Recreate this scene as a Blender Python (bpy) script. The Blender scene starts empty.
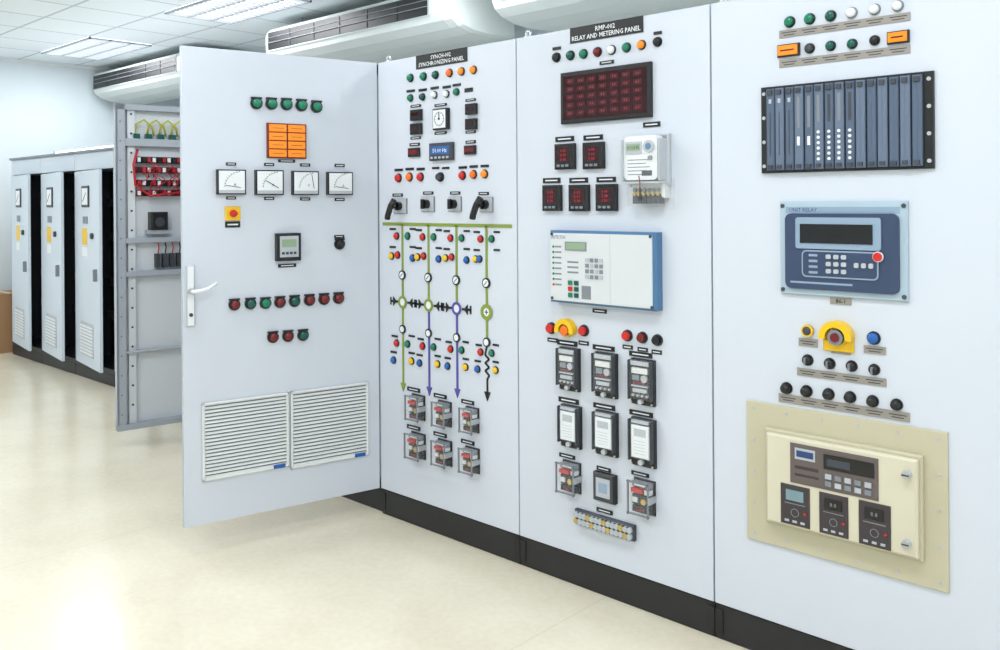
import bpy, bmesh, math, random
from mathutils import Vector, Matrix
random.seed(4)
# ------------------------------------------------------------------ camera calibration
F=880.0; HY=201.5; TH=0.0070
PHI=math.radians(43.2)
EYE=1.503
cam_p=Vector((0,-2.695,EYE))
fwd=Vector((-math.sin(PHI),math.cos(PHI),0)); rgt=Vector((math.cos(PHI),math.sin(PHI),0)); upv=Vector((0,0,1))
PB=0.125; PT=2.175          # panel bottom / top
X0,X1,X2,X3,X4=-3.335,-2.435,-1.537,-0.637,0.263
CEIL=3.07

def lin(c):
    c=c/255.0
    return c/12.92 if c<=0.04045 else ((c+0.055)/1.055)**2.4
MATS={}
def mat(name,rgb,rough=0.5,metal=0.0,emit=0.0,var=0.03,scale=8.0,bump=0.0,coat=0.0,alpha=None):
    m=bpy.data.materials.new(name); m.use_nodes=True
    nt=m.node_tree; b=nt.nodes['Principled BSDF']
    col=(lin(rgb[0]),lin(rgb[1]),lin(rgb[2]),1)
    tc=nt.nodes.new('ShaderNodeTexCoord'); nz=nt.nodes.new('ShaderNodeTexNoise')
    nz.inputs['Scale'].default_value=scale; nz.inputs['Detail'].default_value=4
    nt.links.new(tc.outputs['Object'],nz.inputs['Vector'])
    mx=nt.nodes.new('ShaderNodeMix'); mx.data_type='RGBA'
    mx.inputs[6].default_value=(col[0]*(1-var),col[1]*(1-var),col[2]*(1-var),1)
    mx.inputs[7].default_value=(min(1,col[0]*(1+var)),min(1,col[1]*(1+var)),min(1,col[2]*(1+var)),1)
    nt.links.new(nz.outputs['Fac'],mx.inputs[0]); nt.links.new(mx.outputs[2],b.inputs['Base Color'])
    b.inputs['Roughness'].default_value=rough; b.inputs['Metallic'].default_value=metal
    if coat:
        b.inputs['Coat Weight'].default_value=coat; b.inputs['Coat Roughness'].default_value=0.18
    if emit>0:
        b.inputs['Emission Color'].default_value=col; b.inputs['Emission Strength'].default_value=emit
        m.cycles.emission_sampling='NONE'
    if bump>0:
        bp=nt.nodes.new('ShaderNodeBump'); bp.inputs['Strength'].default_value=bump; bp.inputs['Distance'].default_value=0.002
        n2=nt.nodes.new('ShaderNodeTexNoise'); n2.inputs['Scale'].default_value=220
        nt.links.new(tc.outputs['Object'],n2.inputs['Vector'])
        nt.links.new(n2.outputs['Fac'],bp.inputs['Height']); nt.links.new(bp.outputs['Normal'],b.inputs['Normal'])
    MATS[name]=m; return m
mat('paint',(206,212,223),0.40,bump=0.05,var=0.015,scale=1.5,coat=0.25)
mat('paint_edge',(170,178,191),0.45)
mat('leafgrey',(168,175,185),0.5)
mat('leafplate',(214,219,225),0.5)
mat('farpaint',(202,212,223),0.45,var=0.02,scale=2)
mat('plinth',(28,29,32),0.45,var=0.1)
mat('black',(18,18,20),0.4)
mat('blackgloss',(14,14,17),0.15)
mat('darkint',(20,22,28),0.7)
mat('dgrey',(60,64,72),0.5)
mat('grey',(126,132,140),0.45)
mat('lgrey',(180,185,192),0.45)
mat('ventgap',(128,136,148),0.6)
mat('white',(230,233,236),0.4)
mat('offwhite',(218,220,219),0.45)
mat('steel',(190,192,196),0.28,metal=0.9)
mat('brass',(205,180,110),0.35,metal=0.8)
mat('labelsilver',(154,148,141),0.4,metal=0.3)
mat('red',(196,34,28),0.3,emit=0.08)
mat('dred',(112,18,24),0.3)
mat('amber',(238,136,20),0.3,emit=0.18)
mat('yellow',(236,190,20),0.35)
mat('orange',(234,108,20),0.35,emit=0.08)
mat('green',(10,122,90),0.3)
mat('dgreen',(8,84,72),0.25)
mat('blue',(30,92,170),0.35)
mat('dblue',(38,62,112),0.35)
mat('olive',(130,148,56),0.5)
mat('violet',(84,76,160),0.5)
mat('lcd',(120,150,158),0.25)
mat('lcdblue',(50,96,160),0.25,emit=0.1)
mat('lcdgreen',(140,164,134),0.3)
mat('redglass',(50,10,18),0.12,var=0.1)
mat('redcell',(70,16,26),0.25)
mat('redseg',(150,30,40),0.3,emit=0.08)
mat('framebluegrey',(140,162,184),0.4)
mat('steelblue',(74,116,156),0.4)
mat('relayface',(208,212,215),0.45)
mat('card',(98,112,134),0.45)
mat('card2',(82,96,118),0.45)
mat('deviceblue',(50,66,96),0.45)
mat('plateblue',(170,190,204),0.4)
mat('beige',(192,186,160),0.45)
mat('beige2',(211,205,183),0.4)
mat('brown',(98,87,85),0.4)
mat('dbrown',(58,50,54),0.35)
mat('cardboard',(170,132,96),0.85)
mat('acwhite',(218,225,223),0.45)
mat('acgrey',(180,190,189),0.5)  # darker grey of the end cap and grille surround
mat('wirered',(180,30,42),0.5); mat('wireyg',(180,180,40),0.5)
mat('seal',(120,60,30),0.4)
def clear(name,tint,fac):
    m=bpy.data.materials.new(name); m.use_nodes=True; nt=m.node_tree; nt.nodes.clear()
    o=nt.nodes.new('ShaderNodeOutputMaterial'); t=nt.nodes.new('ShaderNodeBsdfTransparent'); g=nt.nodes.new('ShaderNodeBsdfPrincipled')
    g.inputs['Base Color'].default_value=(*tint,1); g.inputs['Roughness'].default_value=0.08
    x=nt.nodes.new('ShaderNodeMixShader')
    nz=nt.nodes.new('ShaderNodeTexNoise'); nz.inputs['Scale'].default_value=3
    mr=nt.nodes.new('ShaderNodeMapRange'); mr.inputs[3].default_value=fac*0.9; mr.inputs[4].default_value=fac*1.1
    nt.links.new(nz.outputs['Fac'],mr.inputs[0]); nt.links.new(mr.outputs[0],x.inputs[0])
    nt.links.new(t.outputs[0],x.inputs[1]); nt.links.new(g.outputs[0],x.inputs[2]); nt.links.new(x.outputs[0],o.inputs[0])
    MATS[name]=m
clear('clear',(0.85,0.88,0.9),0.09)

# ------------------------------------------------------------------ planes
class Plane:
    def __init__(s,O,U):
        s.O=Vector((O[0],O[1],0)); s.U=Vector((U[0],U[1],0)).normalized(); s.N=Vector((s.U.y,-s.U.x,0)); s.V=Vector((0,0,1))
    def P(s,u,v,n): return s.O+s.U*u+s.V*v+s.N*n
    def at(s,x,y,n=0):
        a=x-500-TH*(y-HY); b=(y-HY)+TH*(x-500)
        d=fwd+rgt*(a/F)-upv*(b/F)
        O=s.O+s.N*n
        k=(O-cam_p).dot(s.N)/d.dot(s.N); p=cam_p+d*k
        return (p-s.O).dot(s.U), p.z
    def rect(s,x,y,w,h,n=0):
        u0=s.at(x-w/2,y,n)[0]; u1=s.at(x+w/2,y)[0]
        yt=y-h/2; yb=y+h/2
        v1=s.at(x,yt,n if yt<HY else 0)[1]; v0=s.at(x,yb,n if yb>HY else 0)[1]
        return u0,u1,v0,v1
MAIN=Plane((0,0),(1,0))
hinge=Vector((X0,0)); free=Vector((-3.54,-0.895))
DOOR=Plane(free,hinge-free); DW=(hinge-free).length
LEAF=Plane((-5.48,-0.343),(0.100,0.64))

class MB:
    def __init__(s,plane): s.p=plane; s.v=[]; s.f=[]; s.mi=[]; s.sm=[]; s.mn=[]
    def m(s,name):
        if name not in s.mn: s.mn.append(name)
        return s.mn.index(name)
    def face(s,idx,mt,smooth=False): s.f.append(idx); s.mi.append(s.m(mt)); s.sm.append(smooth)
    def vert(s,u,v,n): s.v.append(s.p.P(u,v,n)); return len(s.v)-1
    def box(s,u0,u1,v0,v1,n0,n1,mt,c=0.0,front=None):
        if u1<u0:u0,u1=u1,u0
        if v1<v0:v0,v1=v1,v0
        c=min(c,(u1-u0)*.45,(v1-v0)*.45,abs(n1-n0)*.9)
        fr=front or mt
        B=[s.vert(a,b,n0) for a,b in((u0,v0),(u1,v0),(u1,v1),(u0,v1))]
        s.face(B[::-1],mt)
        nm=n1-c if n1>n0 else n1+c
        M=[s.vert(a,b,nm) for a,b in((u0,v0),(u1,v0),(u1,v1),(u0,v1))]
        for i in range(4): s.face([B[i],B[(i+1)%4],M[(i+1)%4],M[i]],mt)
        if c>0:
            T=[s.vert(a,b,n1) for a,b in((u0+c,v0+c),(u1-c,v0+c),(u1-c,v1-c),(u0+c,v1-c))]
            for i in range(4): s.face([M[i],M[(i+1)%4],T[(i+1)%4],T[i]],mt)
            s.face(T,fr)
        else: s.face(M,fr)
    def rr(s,u0,u1,v0,v1,r,n0,n1,mt,front=None):
        pts=[]
        for cx,cy,a0 in((u1-r,v1-r,0),(u0+r,v1-r,90),(u0+r,v0+r,180),(u1-r,v0+r,270)):
            for k in range(5):
                a=math.radians(a0+k*22.5); pts.append((cx+r*math.cos(a),cy+r*math.sin(a)))
        s.prism(pts,n0,n1,mt,front)
    def prism(s,pts,n0,n1,mt,front=None,smooth=False):
        B=[s.vert(a,b,n0) for a,b in pts]; T=[s.vert(a,b,n1) for a,b in pts]; k=len(pts)
        for i in range(k): s.face([B[i],B[(i+1)%k],T[(i+1)%k],T[i]],mt,smooth)
        T2=[s.vert(a,b,n1) for a,b in pts]; s.face(T2,front or mt)
        B2=[s.vert(a,b,n0) for a,b in pts]; s.face(B2[::-1],mt)
    def cyl(s,u,v,r,n0,n1,mt,seg=16,r2=None,front=None):
        r2=r if r2 is None else r2
        B=[];T=[];T2=[]
        for i in range(seg):
            a=2*math.pi*i/seg; ca,sa=math.cos(a),math.sin(a)
            B.append(s.vert(u+r*ca,v+r*sa,n0)); T.append(s.vert(u+r2*ca,v+r2*sa,n1)); T2.append(s.vert(u+r2*ca,v+r2*sa,n1))
        for i in range(seg): s.face([B[i],B[(i+1)%seg],T[(i+1)%seg],T[i]],mt,True)
        s.face(T2,front or mt)
    def dome(s,u,v,r,n0,h,mt,seg=16):
        prev=None
        for j in range(5):
            a=math.pi/2*j/4; rr=r*math.cos(a); n=n0+h*math.sin(a)
            if j==4:
                t=s.vert(u,v,n)
                for i in range(seg): s.face([prev[i],prev[(i+1)%seg],t],mt,True)
            else:
                ring=[s.vert(u+rr*math.cos(2*math.pi*i/seg),v+rr*math.sin(2*math.pi*i/seg),n) for i in range(seg)]
                if prev:
                    for i in range(seg): s.face([prev[i],prev[(i+1)%seg],ring[(i+1)%seg],ring[i]],mt,True)
                prev=ring
    def ring(s,u,v,r0,r1,n0,n1,mt,seg=24,a0=0,a1=360):
        full=(a1-a0)>=360; k=seg if full else seg+1
        L=[]
        for i in range(k):
            a=math.radians(a0+(a1-a0)*i/seg); ca,sa=math.cos(a),math.sin(a)
            L.append([s.vert(u+r*ca,v+r*sa,n) for r,n in((r0,n0),(r0,n1),(r1,n1),(r1,n0))])
        for i in range(k if full else k-1):
            A=L[i];B=L[(i+1)%k]
            for j in range(4): s.face([A[j],A[(j+1)%4],B[(j+1)%4],B[j]],mt)
        if not full: s.face(L[0],mt); s.face(L[-1][::-1],mt)
    def seg(s,a,b,w,n0,n1,mt):
        (ax,ay),(bx,by)=a,b; d=Vector((bx-ax,by-ay)); L=d.length
        if L<1e-6:return
        d/=L; q=Vector((-d.y,d.x))*w/2
        s.prism([(ax+q.x,ay+q.y),(ax-q.x,ay-q.y),(bx-q.x,by-q.y),(bx+q.x,by+q.y)],n0,n1,mt)
    def tube(s,pts,r,mt,seg=8):
        P=[s.p.P(*p) for p in pts]; rings=[]
        for i,p in enumerate(P):
            t=(P[min(i+1,len(P)-1)]-P[max(i-1,0)]).normalized()
            a=t.orthogonal().normalized() if i==0 else (rings_a-t*rings_a.dot(t)).normalized()
            rings_a=a; b=t.cross(a); ring=[]
            for k in range(seg):
                an=2*math.pi*k/seg; s.v.append(p+a*r*math.cos(an)+b*r*math.sin(an)); ring.append(len(s.v)-1)
            rings.append(ring)
        for A,B in zip(rings,rings[1:]):
            for k in range(seg): s.face([A[k],A[(k+1)%seg],B[(k+1)%seg],B[k]],mt,True)
        s.face(rings[0][::-1],mt); s.face(rings[-1],mt)
    def text(s,body,u,v,h,mt,n,maxw=None,al='C',fill=False):
        cu=bpy.data.curves.new('t','FONT'); cu.body=body; cu.size=1; cu.align_x='LEFT'; cu.resolution_u=1
        if fill: cu.offset=0.012
        ob=bpy.data.objects.new('t',cu); bpy.context.scene.collection.objects.link(ob)
        me=ob.to_mesh(); vs=[(q.co.x,q.co.y) for q in me.vertices]; ps=[list(q.vertices) for q in me.polygons]
        ob.to_mesh_clear(); bpy.data.objects.remove(ob); bpy.data.curves.remove(cu)
        if not vs: return
        xs=[a for a,_ in vs]; x0,x1=min(xs),max(xs); sc=h/0.72; sx=sc
        if maxw and (x1-x0)*sx>maxw: sx=maxw/(x1-x0)
        off=-(x1-x0)/2 if al=='C' else 0
        base=len(s.v)
        for a,b in vs: s.v.append(s.p.P(u+(a-x0+off)*sx,v+(b-0.36)*sc,n))
        for q in ps: s.face([base+i for i in q],mt)
    def done(s,name,parent=None,bevel=0):
        me=bpy.data.meshes.new(name); c=Vector((0,0,0))
        mn=Vector([min(p[i] for p in s.v) for i in range(3)]); mx=Vector([max(p[i] for p in s.v) for i in range(3)]); c=(mn+mx)/2; c.z=mn.z
        me.from_pydata([p-c for p in s.v],[],s.f)
        for n in s.mn: me.materials.append(MATS[n])
        me.polygons.foreach_set('material_index',s.mi); me.polygons.foreach_set('use_smooth',s.sm); me.update()
        bm=bmesh.new(); bm.from_mesh(me); bmesh.ops.recalc_face_normals(bm,faces=bm.faces); bm.to_mesh(me); bm.free()
        ob=bpy.data.objects.new(name,me); ob.location=c; bpy.context.scene.collection.objects.link(ob)
        if parent: ob.parent=parent; ob.matrix_parent_inverse=Matrix.Translation(-Vector(parent.location))
        return ob

# ------------------------------------------------------------------ room
def shell(name,mn,mx,m):
    me=bpy.data.meshes.new(name); bm=bmesh.new(); bmesh.ops.create_cube(bm,size=1)
    c=(Vector(mn)+Vector(mx))/2; d=Vector(mx)-Vector(mn)
    for v in bm.verts: v.co=Vector((v.co.x*d.x,v.co.y*d.y,v.co.z*d.z))
    bm.to_mesh(me); bm.free(); me.materials.append(m); o=bpy.data.objects.new(name,me); o.location=c
    bpy.context.scene.collection.objects.link(o); return o
def floor_mat():
    m=mat('floor_vinyl',(228,221,202),0.22); nt=m.node_tree; b=nt.nodes['Principled BSDF']
    geo=nt.nodes.new('ShaderNodeNewGeometry')
    n1=nt.nodes.new('ShaderNodeTexNoise'); n1.inputs['Scale'].default_value=1.3; n1.inputs['Detail'].default_value=8; n1.inputs['Roughness'].default_value=0.65
    n2=nt.nodes.new('ShaderNodeTexNoise'); n2.inputs['Scale'].default_value=38; n2.inputs['Detail'].default_value=3
    nt.links.new(geo.outputs['Position'],n1.inputs['Vector']); nt.links.new(geo.outputs['Position'],n2.inputs['Vector'])
    ad=nt.nodes.new('ShaderNodeMath'); ad.operation='ADD'
    ml=nt.nodes.new('ShaderNodeMath'); ml.operation='MULTIPLY'; ml.inputs[1].default_value=0.35
    nt.links.new(n2.outputs['Fac'],ml.inputs[0]); nt.links.new(n1.outputs['Fac'],ad.inputs[0]); nt.links.new(ml.outputs[0],ad.inputs[1])
    cr=nt.nodes.new('ShaderNodeValToRGB')
    cr.color_ramp.elements[0].position=0.45; cr.color_ramp.elements[0].color=(lin(214),lin(205),lin(183),1)
    cr.color_ramp.elements[1].position=0.9; cr.color_ramp.elements[1].color=(lin(232),lin(225),lin(206),1)
    nt.links.new(ad.outputs[0],cr.inputs[0])
    br=nt.nodes.new('ShaderNodeTexBrick'); br.offset=0; br.inputs['Scale'].default_value=1; br.inputs['Brick Width'].default_value=2.0; br.inputs['Row Height'].default_value=2.0
    br.inputs['Mortar Size'].default_value=0.004; br.inputs['Color1'].default_value=(1,1,1,1); br.inputs['Color2'].default_value=(1,1,1,1); br.inputs['Mortar'].default_value=(0.93,0.92,0.89,1)
    nt.links.new(geo.outputs['Position'],br.inputs['Vector'])
    mx=nt.nodes.new('ShaderNodeMix'); mx.data_type='RGBA'; mx.blend_type='MULTIPLY'; mx.inputs[0].default_value=1
    nt.links.new(cr.outputs[0],mx.inputs[6]); nt.links.new(br.outputs['Color'],mx.inputs[7]); nt.links.new(mx.outputs[2],b.inputs['Base Color'])
    return m
def ceil_mat():
    m=mat('ceiling_tiles',(232,238,240),0.8); nt=m.node_tree; b=nt.nodes['Principled BSDF']
    geo=nt.nodes.new('ShaderNodeNewGeometry'); mp=nt.nodes.new('ShaderNodeMapping'); mp.inputs['Location'].default_value=(0,-0.07,0)
    nt.links.new(geo.outputs['Position'],mp.inputs['Vector'])
    br=nt.nodes.new('ShaderNodeTexBrick'); br.offset=0; br.inputs['Scale'].default_value=1; br.inputs['Brick Width'].default_value=0.6; br.inputs['Row Height'].default_value=0.6
    br.inputs['Mortar Size'].default_value=0.012; c=(lin(230),lin(238),lin(242),1)
    br.inputs['Color1'].default_value=c; br.inputs['Color2'].default_value=(c[0]*.97,c[1]*.97,c[2]*.97,1); br.inputs['Mortar'].default_value=(lin(180),lin(191),lin(196),1)
    nt.links.new(mp.outputs[0],br.inputs['Vector']); nt.links.new(br.outputs['Color'],b.inputs['Base Color'])
    return m
wallm=mat('wall_paint',(224,234,240),0.7,var=0.01,scale=1,bump=0.05)
XL,XR,YF,YB=-10.3,2.6,-6.0,2.6
shell('floor',(XL-.1,YF-.1,-.1),(XR+.1,YB+.1,0),floor_mat())
shell('ceiling',(XL-.1,YF-.1,CEIL),(XR+.1,YB+.1,CEIL+.1),ceil_mat())
shell('wall_left',(XL-.1,YF,0),(XL,YB,CEIL),wallm)
shell('wall_right',(XR,YF,0),(XR+.1,YB,CEIL),wallm)
shell('wall_back',(XL-.1,YB,0),(XR+.1,YB+.1,CEIL),wallm)
shell('wall_front',(XL-.1,YF-.1,0),(XR+.1,YF,CEIL),wallm)
shell('baseboard_left',(XL,YF,0),(XL+.015,YB,.09),MATS['grey'])
shell('trim_1',(XL,YF,CEIL-.03),(XL+.03,YB,CEIL),MATS['white'])

# ceiling lights
em=bpy.data.materials.new('tube_glow'); em.use_nodes=True
bb=em.node_tree.nodes['Principled BSDF']; bb.inputs['Base Color'].default_value=(1,1,1,1); bb.inputs['Emission Color'].default_value=(0.95,0.98,1,1); bb.inputs['Emission Strength'].default_value=2.4
em.cycles.emission_sampling='NONE'
MATS['tube_glow']=em
class XY:  # horizontal frame: u=x, v=y, n down from z0
    def __init__(s,z): s.z=z
    def P(s,u,v,n): return Vector((u,v,s.z-n))
def ceil_light(x,y):
    mb=MB(XY(CEIL)); W,D=1.2,0.6
    mb.box(x,x+W,y,y+D,0.001,0.006,'tube_glow')
    for a,b,c,d in((x,x+W,y,y+.02),(x,x+W,y+D-.02,y+D),(x,x+.02,y,y+D),(x+W-.02,x+W,y,y+D)): mb.box(a,b,c,d,0.001,0.02,'lgrey')
    for k in (1,2): mb.box(x,x+W,y+D*k/3-.01,y+D*k/3+.01,.006,.022,'lgrey')
    for k in range(1,16): mb.box(x+W*k/16-.002,x+W*k/16+.002,y,y+D,.006,.02,'lgrey')
    mb.done('ceiling_light')
    l=bpy.data.lights.new('fluorescent','AREA'); l.shape='RECTANGLE'; l.size=1.1; l.size_y=0.5; l.energy=27 if x>-5 else 24; l.color=(0.96,0.98,1.0)
    o=bpy.data.objects.new('fluorescent_lamp',l); o.location=(x+W/2,y+D/2,CEIL-.03); bpy.context.scene.collection.objects.link(o)
for x in (-9.6,-6.9,-4.2,-1.5,1.2):
    ceil_light(x,.67)
for x in (-9.6,-6.9,-4.2,-1.5,1.2):
    ceil_light(x,-1.73); ceil_light(x,-4.13)
# added fill battens, hidden on the cabinet tops, to brighten the ceiling
def fill_batten(xa,xb,y,z,e):
    mb=MB(MAIN)
    mb.box(xa,xb,z,z+.035,-y-.04,-y+.04,'white',c=.004)
    for o_ in (-.02,.02):
        mb.tube([(xa+.03,z+.052,-y+o_),(xb-.03,z+.052,-y+o_)],.013,'tube_glow')
    for u in (xa,xb-.03): mb.box(u,u+.03,z+.03,z+.07,-y-.04,-y+.04,'lgrey')
    mb.done('ceiling_fill_batten')
    l=bpy.data.lights.new('ceiling_fill','AREA'); l.shape='RECTANGLE'; l.size=xb-xa; l.size_y=.12; l.energy=e; l.color=(0.96,0.98,1.0)
    o=bpy.data.objects.new('ceiling_fill_lamp',l); o.location=((xa+xb)/2,y,z+.09); o.rotation_euler=(math.pi,0,0); bpy.context.scene.collection.objects.link(o)
fill_batten(-9.4,-7.9,.75,1.975,4.6); fill_batten(-7.7,-6.2,.75,1.975,4.6); fill_batten(-4.9,-3.7,.75,2.175,3.5); fill_batten(-3.0,-1.8,.5,2.175,4); fill_batten(-1.3,-.1,.5,2.175,3.5)

# ------------------------------------------------------------------ air conditioners
class PROF: # u=y, v=z, n = x
    def P(s,u,v,n): return Vector((n,u,v))
def aircon(xa,xb):
    mb=MB(PROF()); y=1.4
    prof=[(2.1,2.70),(2.1,3.0),(1.5,3.0),(1.43,2.975),(1.40,2.93),(1.40,2.80),(1.43,2.745),(1.5,2.70),(1.62,2.67),(1.8,2.66),(2.0,2.675)]
    cy=1.75; cz=2.84
    def sc(f,p): return [(cy+(a-cy)*f,cz+(b-cz)*f) for a,b in p]
    st=[(xa,.86),(xa+.03,.95),(xa+.09,1.0),(xb-.09,1.0),(xb-.03,.95),(xb,.86)]
    rings=[[mb.vert(a,b,x) for a,b in sc(f,prof)] for x,f in st]
    k=len(prof)
    for A,B in zip(rings,rings[1:]):
        for i in range(k): mb.face([A[i],A[(i+1)%k],B[(i+1)%k],B[i]],'acwhite')
    mb.face(rings[0],'acgrey'); mb.face(rings[-1],'acwhite')
    mb.p=MAIN
    a,b=xa+.09,xb-.2; n=-1.4
    mb.box(a,b,2.785,2.95,n,n+.005,'acgrey')
    mb.box(a+.015,b-.015,2.795,2.94,n+.005,n+.008,'black')
    mb.box(a+.015,b-.015,2.85,2.855,n+.008,n+.018,'grey'); mb.box(a+.015,b-.015,2.895,2.899,n+.008,n+.014,'grey')
    for i in range(1,6):
        u=a+(b-a)*i/6; mb.box(u-.004,u+.004,2.80,2.93,n+.008,n+.012,'dgrey')
    for u in (xa+.3,xb-.3):
        for yy in (1.6,2.0): mb.box(u-.008,u+.008,2.99,CEIL,-yy-.008,-yy+.008,'steel')
    mb.done('air_conditioner')
aircon(-6.62,-4.3); aircon(-10.2,-7.95); aircon(-3.95,-1.7)

# ------------------------------------------------------------------ main cabinets
def cabinet(name,xa,xb,y=0.0,open_=False,top=PT):
    mb=MB(MAIN); g=.003
    if not open_:
        mb.box(xa+g,xb-g,PB,top,-.022-y,0-y,'paint',c=.002)
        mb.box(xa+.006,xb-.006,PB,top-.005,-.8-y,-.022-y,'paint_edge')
    else:
        for a,b in((xa+.002,xa+.03),(xb-.03,xb-.002)): mb.box(a,b,PB,top-.005,-.8-y,-.002-y,'paint_edge')
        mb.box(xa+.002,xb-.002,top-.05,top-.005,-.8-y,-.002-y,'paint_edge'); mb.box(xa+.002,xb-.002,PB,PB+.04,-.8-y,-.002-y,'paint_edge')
        mb.box(xa+.002,xb-.002,PB,top-.005,-.8-y,-.78-y,'leafplate')
        for z in (.5,.9,1.3,1.7): 
            mb.box(xa+.1,xb-.1,z,z+.04,-.74-y,-.7-y,'grey')
            for k in range(12): mb.box(xa+.14+k*.05,xa+.17+k*.05,z-.02,z+.06,-.7-y,-.66-y,'dgrey')
    mb.box(xa+.001,xb-.001,0.0,PB-.004,-.79-y,-.008-y,'plinth',c=.004)
    mb.box(xa+.002,xa+.03,.02,PB-.02,-.008-y,-.004-y,'black')
    mb.box(xb-.03,xb-.002,.02,PB-.02,-.008-y,-.004-y,'black')
    u=xa+.03
    mb.box(u-.01,u+.01,top-.005,top+.01,-.055-y,-.03-y,'steel')
    mb.ring(u,top+.02,.008,.016,-.047-y,-.04-y,'steel',seg=12)
    return mb.done(name)
cab_s=cabinet('synchronizing_panel',X0,X1)
cab_m=cabinet('relay_metering_panel',X1,X2)
cab_r=cabinet('protection_relay_panel',X2,X3)
cabinet('relay_cabinet',X3,X4)
cab_o=cabinet('open_relay_cabinet',X0-.9,X0-.012,y=.014,open_=True)
cabinet('open_relay_cabinet',-5.30,X0-.903,y=.34,open_=True)

# ------------------------------------------------------------------ small device helpers
def led(mb,x,y,col,d=10,base='black',tag=None,h=.018):
    a,b,v0,v1=mb.p.rect(x,y,d,d); u=(a+b)/2; v=(v0+v1)/2; r=(v1-v0)/2*.98
    mb.cyl(u,v,r,.0005,.006,base,r2=r*.95); mb.cyl(u,v,r*.78,.006,h*.7,col); mb.dome(u,v,r*.78,h*.7,h*.4,col)
def button(mb,x,y,col,d=12,base='black'):
    a,b,v0,v1=mb.p.rect(x,y,d,d); u=(a+b)/2; v=(v0+v1)/2; r=(v1-v0)/2
    mb.cyl(u,v,r,.0005,.01,base,r2=r*.92); mb.cyl(u,v,r*.72,.01,.022,col,r2=r*.66)
def lab(mb,x,y,w,h,m='black',txt=None,tm='white',lines=1):
    u0,u1,v0,v1=mb.p.rect(x,y,w,h); mb.box(u0,u1,v0,v1,.0003,.0035,m)
    if txt:
        T=txt.split('|'); k=len(T); H=(v1-v0)
        for i,t in enumerate(T): mb.text(t,(u0+u1)/2,v1-H*(.08+.84*(i+.5)/k),H/k*.60,tm,.0042,maxw=(u1-u0)*.94,fill=True)
    elif w>=9:
        mb.box(u0+(u1-u0)*.15,u1-(u1-u0)*.15,(v0+v1)/2-(v1-v0)*.12,(v0+v1)/2+(v1-v0)*.12,.0035,.004,tm)
def R(mb,x,y,w,h,n=0): return mb.p.rect(x,y,w,h,n)

# ================= SYNCHRONIZING PANEL
L=MB(MAIN); I=MB(MAIN)
lab(L,442,58.5,51,14,'black','SYNCH-002|SYNCHRONIZING PANEL')
for x,y,c in((411,78,'green'),(424,76.5,'green'),(436,75,'dgreen'),(450,73,'orange'),(462,71.5,'amber'),(474,70,'amber')):
    led(I,x,y,c,9)
for x,y,c in((411,98,'green'),(423,97,'dgreen'),(435,95,'white'),(447,94,'white'),(457,92,'green')):
    led(I,x,y,c,8); lab(L,x,y-7,8,2.5)
lab(L,469,90,8,4)
for x,y in((416,115),(416,129),(471,109),(471,124)):
    mb=MB(MAIN); u0,u1,v0,v1=R(mb,x,y,13.5,11.5,.02); mb.box(u0,u1,v0,v1,.0005,.02,'black',c=.004)
    w=(u1-u0); mb.box(u0+w*.15,u1-w*.15,v0+(v1-v0)*.4,v1-(v1-v0)*.3,.02,.0205,'redglass')
    mb.done('digital_meter')
for x,y in((416,138),(471,132),(416,106),(471,100)): lab(L,x,y,10,2.5)
mb=MB(MAIN); u0,u1,v0,v1=R(mb,441,119,18,22,.022); mb.box(u0,u1,v0,v1,.0005,.022,'black',c=.004); mb.box(u0+.007,u1-.007,v0+.007,v1-.007,.022,.0225,'white')
cu,cv=(u0+u1)/2,(v0+v1)/2; mb.ring(cu,cv,.030,.032,.0225,.0235,'grey'); mb.cyl(cu,cv,.005,.0225,.026,'black'); mb.seg((cu,cv),(cu,cv+.028),.003,.023,.025,'black')
for k in range(12): a=k*math.pi/6; mb.seg((cu+.024*math.cos(a),cv+.024*math.sin(a)),(cu+.030*math.cos(a),cv+.030*math.sin(a)),.002,.0225,.0233,'black')
mb.done('synchroscope'); lab(L,441,133,12,2.5); lab(L,441,105,12,2.5)
mb=MB(MAIN); u0,u1,v0,v1=R(mb,441.5,151.5,26,18,.02); mb.box(u0,u1,v0,v1,.0005,.02,'dgrey',c=.004); h=v1-v0; w=u1-u0
mb.box(u0+w*.1,u1-w*.1,v0+h*.34,v1-h*.2,.02,.021,'lcdblue'); mb.text('50.00 Hz',cu,(v0+v1)/2+.005,.018,'white',.0215,maxw=w*.7)
for k in range(5): mb.box(u0+w*(.12+.17*k),u0+w*(.2+.17*k),v0+h*.1,v0+h*.22,.02,.024,'lgrey')
mb.done('synchronizing_relay')
for x,y in((415,152.5),(471,150)):
    u0,u1,v0,v1=R(I,x,y,11,9); I.box(u0,u1,v0,v1,.0005,.012,'black',c=.002); I.box(u0+.008,u1-.008,v0+.012,v1-.010,.012,.013,'dred')
    lab(L,x,y-8,10,3); 
for x,y,c in((399,178,'red'),(410,177,'orange'),(421,177,'red'),(463,175.5,'red'),(474,174.5,'orange'),(485,174,'amber')):
    led(I,x,y,c,9.5); lab(L,x,y-8,8,2.5)
button(I,441,177,'dgrey',10)
for x in (436,446): lab(L,x,168,7,2)
mb=MB(MAIN)
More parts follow.
